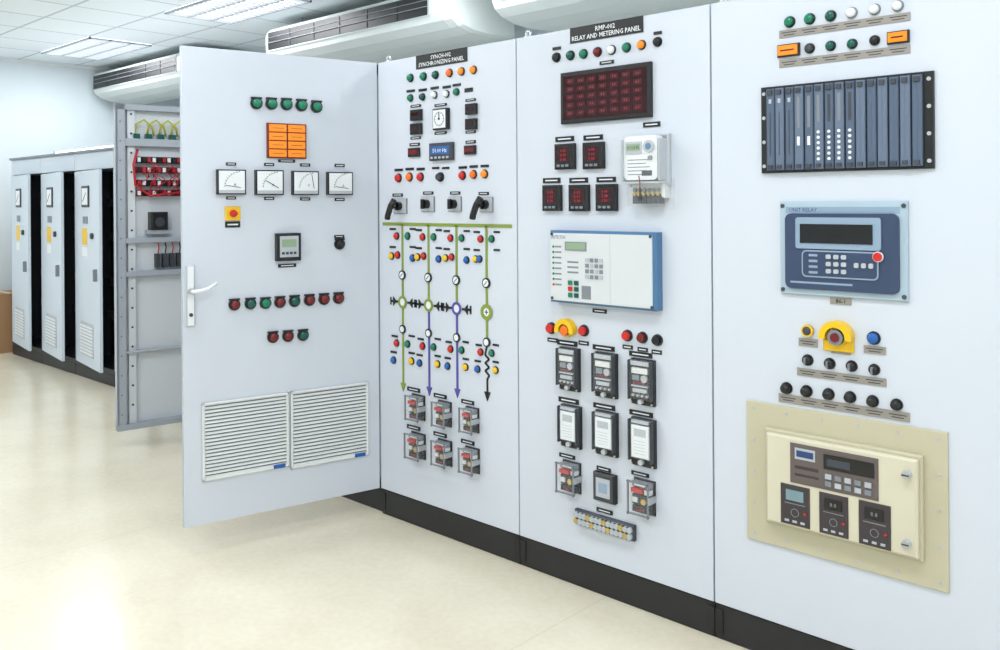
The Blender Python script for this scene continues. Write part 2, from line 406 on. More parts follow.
for x,y,hd in((398,206,1),(428.5,204,0),(455.5,204,0),(484,204.5,1)):
    u0,u1,v0,v1=R(mb,x+(3 if hd else 0),y,13,15); mb.box(u0,u1,v0,v1,.0005,.008,'grey',c=.002,front='lgrey')
    u=(u0+u1)/2; v=(v0+v1)/2; mb.cyl(u,v,.020,.008,.03,'black')
    if hd:
        mb.tube([(u,v,.03),(u,v,.055)],.013,'black'); mb.tube([(u+.012,v+.03,.05),(u-.006,v,.058),(u-.025,v-.045,.06),(u-.03,v-.06,.058)],.014,'black')
    else: mb.box(u-.007,u+.007,v-.022,v+.022,.03,.045,'black',c=.002)
    lab(L,x,y-11,10,3)
mb.done('control_switches')
# mimic
mb=MB(MAIN)
pa=mb.p.at(383,223.5); pb_=mb.p.at(512,226.5); zb=(pa[1]+pb_[1])/2
mb.box(pa[0],pb_[0],zb-.007,zb+.007,.0005,.003,'olive')
def uv(x,y): return MAIN.at(x,y)
cols=[(403,'olive',385),(429,'violet',389),(457,'violet',391),(487,'olive',345)]
for x,c2,yb in cols:
    u=uv(x,290)[0]; k=(x-403)/84.0
    r1=275+8*k; r2=302+10*k; r3=329+13*k
    mb.box(u-.006,u+.006,uv(x,r2)[1],zb,.0005,.003,'olive')
    mb.box(u-.006,u+.006,uv(x,yb)[1],uv(x,r2)[1],.0005,.003,c2 if x!=487 else 'olive')
    v=uv(x,r1)[1]; mb.cyl(u,v,.022,.0005,.008,'black'); mb.cyl(u,v,.016,.008,.009,'white'); mb.seg((u-.008,v-.008),(u+.008,v+.008),.003,.009,.01,'black')
    v=uv(x,r2)[1]; c=c2 if x==457 else 'olive'
    mb.cyl(u,v,.018,.003,.004,'white'); mb.ring(u,v,.018,.029 if x!=487 else .034,.003,.006,c)
    if x==487: mb.seg((u-.01,v),(u+.01,v),.004,.004,.005,'black'); mb.seg((u,v-.01),(u,v+.01),.004,.004,.005,'black')
    else:
        for s_ in (-1,1):
            q=u+s_*.034; mb.seg((q,v),(q+s_*.056,v),.010,.0005,.004,'black')
            mb.prism([(q+s_*.012,v),(q+s_*.034,v+.022),(q+s_*.034,v-.022)],.0005,.0045,'black')
            mb.seg((q+s_*.052,v+.018),(q+s_*.052,v-.018),.007,.0005,.004,'black')
    v=uv(x,r3)[1]; mb.cyl(u,v,.020,.0005,.008,'black'); mb.cyl(u,v,.014,.008,.009,'white')
    if x!=487:
        vb=uv(x,yb)[1]; mb.prism([(u-.018,vb+.01),(u,vb-.03),(u+.018,vb+.01)],.0005,.004,c2)
    else:
        pts=[(u,uv(x,345)[1])]
        for i in range(6): pts.append((u+(.012 if i%2 else -.012),uv(x,355+i*4)[1]))
        pts.append((u,uv(x,379)[1])); pts.append((u,uv(x,394)[1]))
        for a,b in zip(pts,pts[1:]): mb.seg(a,b,.008,.0005,.004,'black')
        vb=pts[-1][1]; mb.prism([(u-.018,vb+.01),(u,vb-.03),(u+.018,vb+.01)],.0005,.004,'black')
mb.done('mimic_diagram',cab_s)
for i,(x,_,_) in enumerate(cols):
    d=i
    for dx,y,c in((-6,236,'red'),(5,236,'green'),(-11,256,'yellow'),(10,258,'blue'),(-7,256,'blue') if i==3 else (-5,255,'red')):
        if i==3 and dx==10: continue
        led(I,x+dx,y+d,c,8,h=.014)
    for dx,y in((-10,247),(10,247),(-10,229),(10,229)): lab(L,x+dx,y+d,6,2)
    for dx,y,c in((-6,343,'red'),(5,344,'green'),(-9,360,'blue'),(9,361,'yellow')):
        led(I,x+dx,y+i*3,c,8,h=.014)
    for dx,y in((-9,352),(9,353),(-8,336),(9,336)): lab(L,x+dx,y+i*3,6,2)
I.done('indicator_lights',cab_s); L.done('engraved_labels',cab_s)

def clear_relay(x,y,w,h):
    mb=MB(MAIN); u0,u1,v0,v1=R(mb,x,y,w,h,.05); W=u1-u0; H=v1-v0
    mb.box(u0,u1,v0,v1,.0005,.008,'black',c=.002)
    i=W*.08
    mb.box(u0+i,u1-i,v0+H*.80,v1-H*.05,.008,.03,'grey',c=.002); mb.box(u0+W*.2,u1-W*.3,v0+H*.84,v0+H*.89,.03,.0305,'white')
    mb.box(u0+i,u0+W*.62,v0+H*.64,v0+H*.76,.008,.04,'red',c=.003); mb.box(u0+W*.50,u1-i,v0+H*.28,v0+H*.58,.008,.035,'black',c=.003)
    mb.box(u0+W*.68,u1-i,v0+H*.62,v0+H*.76,.008,.035,'offwhite',c=.003)
    mb.cyl(u0+W*.70,v0+H*.43,W*.12,.035,.042,'brass'); 
    mb.box(u0+i,u0+W*.46,v0+H*.28,v0+H*.58,.008,.03,'dgrey',c=.003); mb.box(u0+W*.14,u0+W*.38,v0+H*.36,v0+H*.50,.03,.036,'offwhite')
    mb.box(u0+i,u1-i,v0+H*.06,v0+H*.24,.008,.03,'black',c=.003); mb.box(u0+W*.3,u0+W*.65,v0+H*.11,v0+H*.19,.03,.036,'dred')
    mb.box(u0+W*.02,u1-W*.02,v0+H*.02,v1-H*.02,.008,.05,'clear',c=.006)
    for a in (v0+H*.03,v1-H*.05): mb.box(u0-.002,u1+.002,a,a+.005,.044,.052,'grey')
    for a in (u0,u1-.005): mb.box(a,a+.005,v0,v1,.045,.052,'grey')
    mb.box(u1-W*.04,u1+W*.03,v0+H*.4,v0+H*.6,.0005,.05,'steel',c=.003)
    mb.done('auxiliary_relay')
    lab(LL,x-1,y-h/2-4,w*.6,4)
LL=MB(MAIN)
for x,y in((415,408),(441.5,414.5),(469,420.5)): clear_relay(x,y,21,29)
for x,y in((415,446.5),(441.5,453.5),(469,461)): clear_relay(x,y,22,30)
LL.done('engraved_labels',cab_s)

# ================= METERING PANEL
L=MB(MAIN); I=MB(MAIN); LL=L
lab(L,607,30,73,16,'black','RMP-002|RELAY AND METERING PANEL')
for x,y,c in((557,57.5,'black'),(571,55.5,'dgreen'),(584,54,'green'),(598,52,'dred'),(612,50,'white'),(627,47.5,'green'),(642,45,'amber'),(658,42,'black')):
    led(I,x,y,c,10.5)
    if x in(557,658): lab(L,x,y-9,8,3)
mb=MB(MAIN); u0,u1,v0,v1=R(mb,606.5,94,93,54,.02); mb.box(u0,u1,v0,v1,.0005,.02,'black',c=.004)
W=u1-u0;H=v1-v0; mb.box(u0+W*.035,u1-W*.035,v0+H*.08,v1-H*.08,.02,.021,'redglass')
for r in range(5):
    for c in range(7):
        mb.box(u0+W*(.08+.125*c),u0+W*(.165+.125*c),v0+H*(.15+.155*r),v0+H*(.24+.155*r),.021,.0214,'redcell')
        mb.text('8.8',u0+W*(.122+.125*c),v0+H*(.195+.155*r),H*.05,'redseg',.0217,maxw=W*.06)
mb.done('led_annunciator_display'); lab(L,607,62.5,14,3.5)
def dmeter(x,y,w,h):
    mb=MB(MAIN); u0,u1,v0,v1=R(mb,x,y,w,h,.022); W=u1-u0;H=v1-v0
    mb.box(u0,u1,v0,v1,.0005,.022,'black',c=.006); mb.box(u0+W*.14,u1-W*.14,v0+H*.3,v1-H*.16,.022,.0225,'redglass')
    for k in range(3): mb.text('8.88',u0+W*.5,v0+H*(.39+.17*k),H*.12,'redseg',.023,maxw=W*.55,fill=True)
    for k in range(3): mb.box(u0+W*(.2+.22*k),u0+W*(.34+.22*k),v0+H*.1,v0+H*.19,.022,.026,'grey')
    mb.done('digital_panel_meter'); lab(L,x,y-h/2-4.5,w*.8,5)
for a in((565,156.5,23,26),(593.5,155.5,24,27),(552,198,21.5,26),(579,198,23,26.5),(606.5,197.5,24,27)): dmeter(*a)
# energy meter
mb=MB(MAIN); u0,u1,v0,v1=R(mb,646,160,51,53,.07); W=u1-u0;H=v1-v0
mb.box(u0,u1,v0,v1,.0005,.02,'lgrey',c=.006); mb.rr(u0+W*.05,u1-W*.12,v0+H*.12,v1-H*.03,W*.09,.02,.06,'white')
mb.box(u0+W*.10,u0+W*.50,v0+H*.62,v0+H*.86,.06,.063,'lgrey'); mb.box(u0+W*.13,u0+W*.47,v0+H*.68,v0+H*.82,.063,.0635,'lcdgreen'); mb.text('012345',u0+W*.30,v0+H*.75,H*.07,'black',.064,maxw=W*.3)
mb.cyl(u0+W*.68,v0+H*.76,W*.13,.06,.066,'lgrey'); mb.cyl(u0+W*.68,v0+H*.76,W*.07,.066,.068,'steelblue'); mb.cyl(u0+W*.72,v0+H*.54,W*.05,.06,.068,'grey')
for k in range(5): mb.box(u0+W*.14,u0+W*(.7-.1*(k%2)),v0+H*(.22+.07*k),v0+H*(.238+.07*k),.06,.0605,'grey')
mb.box(u0+W*.5,u0+W*.75,v0+H*.20,v0+H*.30,.0605,.061,'dgrey')
mb.rr(u0,u1,v0+H*.06,v1,W*.1,.02,.07,'clear'); 
for q in (u0+W*.02,u1-W*.06): mb.box(q,q+W*.03,v0+H*.1,v1-H*.1,.02,.074,'lgrey',c=.003)
mb.box(u0,u1,v0+H*.05,v0+H*.09,.02,.074,'lgrey')
a0,a1,b0,b1=R(mb,651,194,48,25,.05)
mb.box(a0+.01,a1-.02,b0+.03,b1,.0005,.04,'offwhite',c=.008)
for k in range(6): 
    q=a0+.03+k*(a1-a0-.06)/5.5; mb.cyl(q,b1-.03,.008,.04,.046,'grey',seg=10); mb.box(q-.009,q+.009,b0+.01,b0+.045,.02,.045,'dgrey'); mb.cyl(q,b0+.045,.007,.045,.05,'brass',seg=8)
mb.box(a0,a1,b0,b1+.01,.0005,.06,'clear',c=.01); mb.tube([(u0+W*.5,v0+H*.2,.08),(u0+W*.55,v0+.01,.085),(u0+W*.5,v0-.04,.075)],.002,'seal')
mb.cyl(u0+W*.5,v0-.045,.007,.07,.08,'dgrey'); mb.done('energy_meter'); lab(L,652,124.5,17,5)
# numerical relay
mb=MB(MAIN); u0,u1,v0,v1=R(mb,606,269,113,76,.045); W=u1-u0;H=v1-v0
mb.box(u0,u1,v0,v1,.0005,.045,'steelblue',c=.007); mb.box(u0+W*.015,u1-W*.025,v0+H*.03,v1-H*.035,.045,.049,'relayface',c=.002)
Z=.049
mb.box(u0+W*.60,u0+W*.604,v0+H*.05,v1-H*.05,Z,Z+.0003,'lgrey')
mb.box(u0+W*.17,u0+W*.38,v0+H*.73,v0+H*.85,Z,Z+.003,'grey'); mb.box(u0+W*.18,u0+W*.37,v0+H*.745,v0+H*.835,Z+.003,Z+.0035,'lcdgreen')
for k in range(8):
    mb.cyl(u0+W*.05,v0+H*(.25+.075*k),.005,Z,Z+.002,'red' if k in(0,) else 'green',seg=8); mb.box(u0+W*.065,u0+W*.13,v0+H*(.24+.075*k),v0+H*(.262+.075*k),Z,Z+.0005,'grey')
for r in range(4):
    for c in range(4): mb.box(u0+W*(.37+.045*c),u0+W*(.40+.045*c),v0+H*(.36+.075*r),v0+H*(.41+.075*r),Z,Z+.003,'grey' if (r+c)%3 else 'lgrey')
for k in range(3): mb.box(u0+W*.19,u0+W*.30,v0+H*(.42+.07*k),v0+H*(.445+.07*k),Z,Z+.0005,'grey')
for r,(m1) in enumerate(('green','red','green')):
    for c in range(2): mb.box(u0+W*(.20+.06*c),u0+W*(.24+.06*c),v0+H*(.09+.085*r),v0+H*(.15+.085*r),Z,Z+.004,m1 if c==0 else 'dgreen')
mb.box(u0+W*.33,u0+W*.42,v0+H*.08,v0+H*.26,Z,Z+.0005,'grey'); mb.text('PROTECTION',u0+W*.10,v0+H*.91,H*.05,'dblue',Z+.0005,maxw=W*.14)
for a,b in((.975,.05),(.965,.95),(.035,.06),(.035,.95)): mb.cyl(u0+W*a,v0+H*b,.006,Z,Z+.004,'dgrey',seg=8)
mb.done('numerical_protection_relay'); lab(L,600,311,14,4)
# buttons row
for x,y,c in((552,328,'red'),(584.5,330.5,'red'),(628,335.5,'red'),(643,337.5,'dred'),(658,340,'black')): button(I,x,y,c,12)
u,v=MAIN.at(568,330); I.cyl(u,v,.028,.0005,.012,'yellow'); I.ring(u,v,.026,.046,.0005,.03,'yellow',a0=-15,a1=195); I.cyl(u,v,.020,.012,.026,'dred'); I.dome(u,v,.020,.026,.006,'orange')
for x,y in((553,340),(584,343),(628,347),(643,349.5),(657,352)): lab(L,x,y,10,4)
def tall_relay(x,y,w,h,white=False):
    mb=MB(MAIN); u0,u1,v0,v1=R(mb,x,y,w,h,.035); W=u1-u0;H=v1-v0
    mb.box(u0,u1,v0,v1,.0005,.02,'black',c=.005)
    if white:
        mb.box(u0+W*.11,u1-W*.11,v0+H*.19,v1-H*.13,.02,.034,'white',c=.003)
        mb.box(u0+W*.25,u1-W*.25,v0+H*.64,v0+H*.80,.034,.0345,'lgrey')
        for k in range(5): mb.box(u0+W*.25,u1-W*.28,v0+H*(.28+.065*k),v0+H*(.290+.065*k),.034,.0345,'lgrey')
        mb.cyl(u0+W*.5,v0+H*.10,W*.10,.02,.034,'lgrey'); mb.box(u0+W*.14,u1-W*.14,v1-H*.09,v1-H*.03,.02,.034,'lgrey')
        mb.box(u0+W*.06,u1-W*.06,v0+H*.17,v1-H*.02,.02,.04,'clear',c=.006)
    else:
        mb.box(u0+W*.1,u1-W*.1,v0+H*.87,v1-H*.04,.02,.034,'lgrey',c=.002)
        mb.box(u0+W*.12,u1-W*.12,v0+H*.16,v0+H*.85,.02,.021,'dbrown')
        mb.box(u0+W*.16,u1-W*.16,v0+H*.70,v0+H*.82,.021,.034,'offwhite'); mb.box(u0+W*.16,u0+W*.46,v0+H*.54,v0+H*.66,.021,.03,'grey')
        mb.cyl(u0+W*.66,v0+H*.59,W*.14,.021,.03,'lgrey'); mb.box(u0+W*.14,u1-W*.14,v0+H*.41,v0+H*.44,.021,.034,'lgrey')
        mb.box(u0+W*.2,u1-W*.3,v0+H*.47,v0+H*.51,.021,.03,'dred'); mb.box(u0+W*.2,u1-W*.2,v0+H*.29,v0+H*.37,.021,.034,'lgrey')
        for k in range(4): mb.cyl(u0+W*(.2+.2*k),v0+H*.22,W*.05,.021,.034,'lgrey',seg=8)
        mb.cyl(u0+W*.5,v0+H*.08,W*.09,.02,.034,'lgrey'); mb.box(u0+W*.04,u1-W*.04,v0+H*.14,v1-H*.02,.02,.038,'clear',c=.006)
    for a in (u0+W*.01,u1-W*.06): mb.box(a,a+W*.05,v0+H*.12,v1-H*.02,.02,.039,'dgrey')
    for a,b in((.06,.04),(.94,.04),(.06,.96),(.94,.96)): mb.cyl(u0+W*a,v0+H*b,W*.04,.02,.024,'steel',seg=8)
    mb.done('induction_disc_relay' if not white else 'flag_relay'); lab(L,x-1,y-h/2-4,w*.8,5)
tall_relay(568.5,369.5,25,45); tall_relay(605,375.5,27,47); tall_relay(642,382.5,28.5,48)
tall_relay(570,427,25,45,True); tall_relay(605.5,434,27,47,True); tall_relay(642.5,443,29,51,True)
clear_relay(568.5,478,26,36); clear_relay(641.5,498,29,40)
mb=MB(MAIN); u0,u1,v0,v1=R(mb,605,487.5,25.5,31,.025); W=u1-u0; mb.box(u0,u1,v0,v1,.0005,.025,'black',c=.006,front='dgrey'); mb.box(u0+.018,u1-.018,v0+.018,v1-.018,.025,.027,'lgrey'); mb.box(u0+.03,u1-.03,v0+.035,v1-.035,.027,.0275,'framebluegrey')
mb.done('timer_relay'); lab(L,604,469,14,4)
mb=MB(MAIN); u0,u1,v0,v1=R(mb,604.5,525,64,19,.03); W=u1-u0;H=v1-v0; mb.box(u0,u1,v0,v1,.0005,.02,'dgrey',c=.005,front='grey')
for r in range(2):
    for k in range(14): mb.cyl(u0+W*(.05+.069*k),v0+H*(.3+.4*r),.011,.02,.03,'lgrey' if (k+r)%4 else 'brass',seg=10); 
    for k in range(13): mb.box(u0+W*(.081+.069*k),u0+W*(.088+.069*k),v0+H*.1,v1-H*.1,.02,.026,'black')
mb.done('test_terminal_block'); lab(L,605,511,16,4)
I.done('indicator_lights',cab_m); L.done('engraved_labels',cab_m)

# ================= RIGHT PANEL
L=MB(MAIN); I=MB(MAIN)
for x,y,c in((790,22,'green'),(810,19,'green'),(831,16,'dgreen'),(852,13,'white'),(875,9.5,'white'),(898,6,'white')): led(I,x,y,c,12,base='grey' if c=='white' else 'black')
def strip(x,y,w,h):
    u0,u1,v0,v1=R(L,x,y,w,h); L.box(u0,u1,v0,v1,.0003,.003,'labelsilver')
    n=max(1,int(w/21))
    for k in range(n): 
        a=u0+(u1-u0)*(k+.5)/n; L.box(a-.025,a+.025,(v0+v1)/2+.002,(v0+v1)/2+.005,.003,.0034,'dgrey'); L.box(a-.018,a+.018,(v0+v1)/2-.006,(v0+v1)/2-.003,.003,.0034,'dgrey')
strip(845,25.5,131,8); strip(845,56.5,131,8)
for x,y in((789.5,50.5),(899,37.5)):
    u0,u1,v0,v1=R(I,x,y,22,12.5); I.box(u0,u1,v0,v1,.0005,.012,'black',c=.002); I.box(u0+.004,u1-.004,v0+.004,v1-.004,.012,.018,'amber',c=.002); I.box(u0+.014,u1-.014,(v0+v1)/2-.003,(v0+v1)/2+.002,.018,.0183,'dred')
for x,y,c in((810,48.5,'dgrey'),(831,46,'dgreen'),(852.5,44,'dgreen'),(875,40.5,'black')): led(I,x,y,c,11)
# card rack
mb=MB(MAIN); u0,u1,v0,v1=R(mb,848,125,174,92,.012); W=u1-u0;H=v1-v0
mb.box(u0,u1,v0,v1,.0005,.012,'black',c=.002)
n=15; a=u0+W*.045; b=u1-W*.045; cw=(b-a)/n
for k in range(n):
    p=a+cw*k; q=p+cw-.004; dp=.024
    d=dp+.003*(k%2)
    mb.box(p,q,v0+H*.03,v1-H*.03,.012,d,'card' if k%2 else 'card2',c=.003)
    mb.box(p+cw*.2,q-cw*.2,v1-H*.10,v1-H*.05,d,d+.006,'dgrey'); mb.box(p+cw*.2,q-cw*.2,v0+H*.05,v0+H*.09,d,d+.006,'dgrey')
    if 5<=k<=8:
        for j in range(6): mb.cyl((p+q)/2,v0+H*(.14+.06*j),.005,d,d+.003,'white',seg=8)
        mb.box(p+cw*.3,q-cw*.3,v0+H*.55,v0+H*.85,d,d+.001,'grey' if k in(5,7) else 'dgrey')
    elif k in(3,4): mb.box(p+cw*.3,q-cw*.3,v0+H*.3,v0+H*.4,d,d+.002,'white'); mb.box(p+cw*.3,q-cw*.3,v0+H*.5,v0+H*.85,d,d+.001,'grey')
    elif k<3: mb.box(p+cw*.4,q-cw*.4,v0+H*.2,v0+H*.7,d,d+.001,'dgrey'); mb.box(p+cw*.3,q-cw*.3,v0+H*.80,v0+H*.85,d,d+.001,'lgrey')
    else: mb.box(p+cw*.44,q-cw*.44,v0+H*.12,v0+H*.88,d,d+.001,'card2' if k%2 else 'card')
for uu in (u0+W*.022,u1-W*.022):
    for f in (.08,.36,.64,.92): mb.cyl(uu,v0+H*f,.006,.012,.016,'lgrey',seg=10)
mb.done('card_rack')
# keypad relay
mb=MB(MAIN); u0,u1,v0,v1=R(mb,844.5,249.5,129,97,.012); W=u1-u0;H=v1-v0
mb.box(u0,u1,v0,v1,.0005,.012,'plateblue',c=.004); mb.rr(u0+W*.055,u1-W*.055,v0+H*.07,v1-H*.13,.02,.012,.022,'deviceblue')
mb.box(u0+W*.0525,u1-W*.0525,v1-H*.125,v1-H*.06,.012,.013,'framebluegrey')
mb.rr(u0+W*.15,u0+W*.82,v0+H*.50,v1-H*.17,.008,.022,.027,'framebluegrey'); mb.box(u0+W*.19,u0+W*.76,v0+H*.56,v1-H*.24,.027,.03,'black',front='blackgloss')
mb.rr(u0+W*.20,u0+W*.80,v0+H*.20,v0+H*.485,.015,.0225,.026,'framebluegrey'); mb.rr(u0+W*.21,u0+W*.79,v0+H*.215,v0+H*.47,.012,.026,.0265,'deviceblue')
for r in range(3):
    for c in range(3): mb.rr(u0+W*(.40+.06*c),u0+W*(.44+.06*c),v0+H*(.25+.075*r),v0+H*(.295+.075*r),.004,.0265,.031,'lgrey')
for c in range(3): mb.rr(u0+W*(.62+.055*c),u0+W*(.655+.055*c),v0+H*.32,v0+H*.37,.004,.0265,.031,'lgrey')
for r in range(4): mb.box(u0+W*.26,u0+W*.33,v0+H*(.24+.06*r),v0+H*(.265+.06*r),.0265,.028,'framebluegrey')
mb.box(u0+W*.10,u0+W*.60,v0+H*.13,v0+H*.15,.022,.0225,'framebluegrey')
mb.cyl(u0+W*.80,v0+H*.44,.016,.0265,.03,'white'); mb.cyl(u0+W*.80,v0+H*.44,.013,.03,.036,'red'); 
mb.text('UNIT RELAY',u0+W*.2,v1-H*.09,.012,'dblue',.0135,maxw=W*.25)
for a,b in((.025,.05),(.975,.05),(.025,.95),(.975,.95)): mb.cyl(u0+W*a,v0+H*b,.007,.012,.015,'dgrey',seg=8)
mb.done('feeder_management_relay',cab_r); lab(L,841,301,21,7,'labelsilver','86-1','black')
# e-stop row
led(I,808.5,330.5,'dgrey',12); u,v=MAIN.at(808.5,330.5); I.ring(u,v,.012,.019,.004,.014,'yellow')
u,v=MAIN.at(839,336.5); I.ring(u,v,.031,.050,.0005,.036,'yellow',a0=-10,a1=190); I.box(u-.047,u+.047,v-.046,v-.010,.0005,.01,'yellow',c=.003); I.cyl(u,v,.031,.0005,.015,'yellow'); I.cyl(u,v,.024,.015,.032,'dgrey',front='grey'); I.cyl(u,v,.014,.032,.036,'dred')
led(I,874,338,'blue',14)
strip(808.5,342.5,19,8); strip(841,350,19,8); strip(875,350,22,8)
for x,y in((808,360),(830,363.5),(852,366),(874.5,369.5)): led(I,x,y,'black',12); u,v=MAIN.at(x,y); I.box(u-.002,u+.002,v-.010,v+.010,.018,.03,'grey')
strip(842,377,89,8)
for x,y in((787,388),(807,391),(829,394),(850.5,397),(873,401),(897,404.5)): led(I,x,y,'black',12.5,h=.024)
strip(844.5,407.5,131,9)
# beige relay
mb=MB(MAIN); u0,u1,v0,v1=R(mb,848.5,490.5,201,149); W=u1-u0;H=v1-v0
mb.box(u0,u1,v0,v1,.0005,.008,'beige',c=.002)
for k in range(6):
    for vv in (v0+H*.05,v1-H*.05): mb.cyl(u0+W*(.04+.184*k),vv,.005,.008,.010,'lgrey',seg=8)
for k in range(1,4):
    for uu in (u0+W*.04,u1-W*.04): mb.cyl(uu,v0+H*(.05+.225*k),.005,.008,.010,'lgrey',seg=8)
u0,u1,v0,v1=R(mb,845,491.5,161,103,.03); W=u1-u0;H=v1-v0
mb.box(u0,u1,v0,v1,.008,.025,'beige',c=.004); mb.box(u0+W*.025,u1-W*.02,v0+H*.035,v1-H*.035,.025,.042,'beige2',c=.006)
NZ=.042
def sub(x,y,w,h,m,n=NZ): 
    u0,vv=MAIN.at(x-w/2,y,n); u1=MAIN.at(x+w/2,y,n)[0]; b1=MAIN.at(x,y-h/2,n)[1]; b0=MAIN.at(x,y+h/2,n)[1]
    mb.box(u0,u1,b0,b1,n,n+.004,m,c=.002); return u0,u1,b0,b1
a0,a1,b0,b1=sub(834.5,471,88,41,'brown'); w=a1-a0;h=b1-b0; Z=NZ+.004
mb.box(a0+w*.06,a0+w*.3,b0+h*.62,b0+h*.90,Z,Z+.0005,'lgrey'); mb.box(a0+w*.08,a0+w*.28,b0+h*.68,b0+h*.84,Z+.0005,Z+.001,'dblue')
mb.box(a0+w*.40,a1-w*.04,b0+h*.52,b1-h*.12,Z,Z+.002,'black',front='blackgloss'); mb.box(a0+w*.44,a0+w*.70,b0+h*.60,b0+h*.78,Z+.002,Z+.0025,'dgrey')
for r in range(2):
    for c in range(5): mb.box(a0+w*(.42+.11*c),a0+w*(.49+.11*c),b0+h*(.1+.18*r),b0+h*(.22+.18*r),Z,Z+.004,'lgrey' if (r+c)%2 else 'grey')
mb.box(a0+w*.06,a0+w*.34,b0+h*.38,b0+h*.46,Z,Z+.0005,'dbrown'); mb.box(a0+w*.06,a0+w*.34,b0+h*.2,b0+h*.26,Z,Z+.0005,'dbrown')
for i,(x,y,ww,hh) in enumerate(((795.5,505.5,29,40),(834,515,29,41),(875,525,32,44))):
    a0,a1,b0,b1=sub(x,y,ww,hh,'dbrown'); w=a1-a0;h=b1-b0
    mb.box(a0+w*.2,a1-w*.2,b0+h*.62,b1-h*.12,Z,Z+.002,'lcd' if i==0 else 'blackgloss')
    mb.text('8.8',(a0+a1)/2,b0+h*.75,h*.1,'grey',Z+.0023,maxw=w*.4)
    mb.ring((a0+a1)/2,b0+h*.32,w*.12,w*.14,Z,Z+.001,'grey',seg=14)
    for k in range(3): mb.box(a0+w*(.16+.27*k),a0+w*(.30+.27*k),b0+h*.08,b0+h*.13,Z,Z+.003,'lgrey')
    mb.box(a0+w*.15,a1-w*.15,b0+h*.53,b0+h*.55,Z,Z+.0005,'grey'); mb.cyl(a0+w*.85,b0+h*.35,.004,Z,Z+.003,'red',seg=8)
for x,y in((907.5,474),(907.5,543)):
    u,v=MAIN.at(x,y,NZ); mb.cyl(u,v,.012,NZ,NZ+.02,'lgrey',front='steel'); mb.box(u-.010,u+.010,v-.002,v+.002,NZ+.02,NZ+.022,'dgrey')
mb.done('drawout_protection_relay')
I.done('indicator_lights',cab_r); L.done('engraved_labels',cab_r)

# ================= BIG OPEN DOOR
D=DOOR; mb=MB(D)
mb.box(0,DW-.004,PB,PT,-.004,0,'paint',c=.001)
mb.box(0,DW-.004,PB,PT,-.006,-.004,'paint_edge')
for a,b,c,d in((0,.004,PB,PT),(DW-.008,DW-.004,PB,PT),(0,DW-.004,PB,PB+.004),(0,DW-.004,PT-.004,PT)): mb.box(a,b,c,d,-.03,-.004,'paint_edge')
for vv in (.5,1.15,1.8): mb.box(DW-.03,DW-.006,vv-.04,vv+.04,-.036,-.03,'steel')
# handle
hz=D.at(188,296)[1]; hl=.13
mb.box(.012,.046,hz-hl,hz+hl,.0005,.014,'lgrey',c=.004,front='white')
hu=.029; hv=D.at(188,291)[1]; e=D.at(217,283,.05)
mb.cyl(hu,hv,.014,.014,.045,'steel'); mb.tube([(hu,hv,.03),(hu,hv,.052),(hu+.03,hv+.003,.06),(hu+.06,hv+.01,.06),(e[0],e[1],.05)],.0075,'white'); 
mb.cyl(hu,hz-.08,.008,.014,.018,'dgrey')
door=mb.done('cabinet_door')
L=MB(D); I=MB(D)
def hbtn(x,y,col,d=12):
    a,b,v0,v1=R(I,x,y,d,d); u=(a+b)/2; v=(v0+v1)/2; r=(v1-v0)/2
    I.cyl(u,v,r,.0005,.012,'black'); I.cyl(u,v,r*.7,.012,.022,col); I.dome(u,v,r*.7,.022,.006,col)
    I.box(u-r*.9,u+r*.9,v+r*.75,v+r*1.05,.0005,.014,'black')
for x,y in((256,103.5),(271,104),(286,104.5),(301,105.5),(316,107)): hbtn(x,y,'green')
u0,u1,v0,v1=R(L,286.5,141,38,35,.015); mb=MB(D); W=u1-u0;H=v1-v0; mb.box(u0,u1,v0,v1,.0005,.015,'dred',c=.003)
for r in range(4):
    for c in range(2): mb.box(u0+W*(.04+.48*c),u0+W*(.48+.48*c),v0+H*(.035+.24*r),v0+H*(.245+.24*r),.015,.019,'amber',c=.002); mb.box(u0+W*(.12+.48*c),u0+W*(.40+.48*c),v0+H*(.13+.24*r),v0+H*(.142+.24*r),.019,.0193,'dred')
mb.done('alarm_annunciator',door); lab(L,286.5,161,17,3)
for i,(x,y) in enumerate(((231,182),(269,182.5),(305,183),(339.5,183.5))):
    mb=MB(D); w=[27,26,24,23][i]; u0,u1,v0,v1=R(mb,x,y,w,[25,25,24,23][i],.025); W=u1-u0;H=v1-v0
    mb.box(u0,u1,v0,v1,.0005,.025,'black',c=.002); mb.box(u0+W*.05,u1-W*.05,v0+H*.05,v1-H*.05,.025,.026,'white')
    cx=u0+W*.80; cy=v0+H*.28
    mb.ring(cx,cy,W*.54,W*.55,.026,.0263,'black',a0=92,a1=178)
    for k in range(9):
        a=math.radians(95+10*k); mb.seg((cx+W*.54*math.cos(a),cy+W*.54*math.sin(a)),(cx+W*.59*math.cos(a),cy+W*.59*math.sin(a)),W*.014,.026,.0263,'black')
    a=math.radians([172,150,100,172][i]); mb.seg((cx,cy),(cx+W*.52*math.cos(a),cy+W*.52*math.sin(a)),W*.02,.027,.028,'black')
    mb.box(u0+W*.06,u1-W*.06,v0+H*.06,v0+H*.18,.026,.03,'lgrey'); mb.text('AVVA'[i],cx-W*.2,cy+H*.12,H*.12,'black',.0265)
    mb.done('analog_panel_meter',door); lab(L,x,y-18,10,3); lab(L,x,y+16,10,3)
mb=MB(D); u0,u1,v0,v1=R(mb,232.5,213.5,15,14); mb.box(u0,u1,v0,v1,.0005,.01,'yellow',c=.002); u=(u0+u1)/2;v=(v0+v1)/2; mb.cyl(u,v,.016,.01,.02,'red'); mb.box(u-.016,u+.016,v-.006,v+.006,.02,.030,'red',c=.003); mb.done('rotary_isolator_switch',door); lab(L,232.5,224.5,15,6)
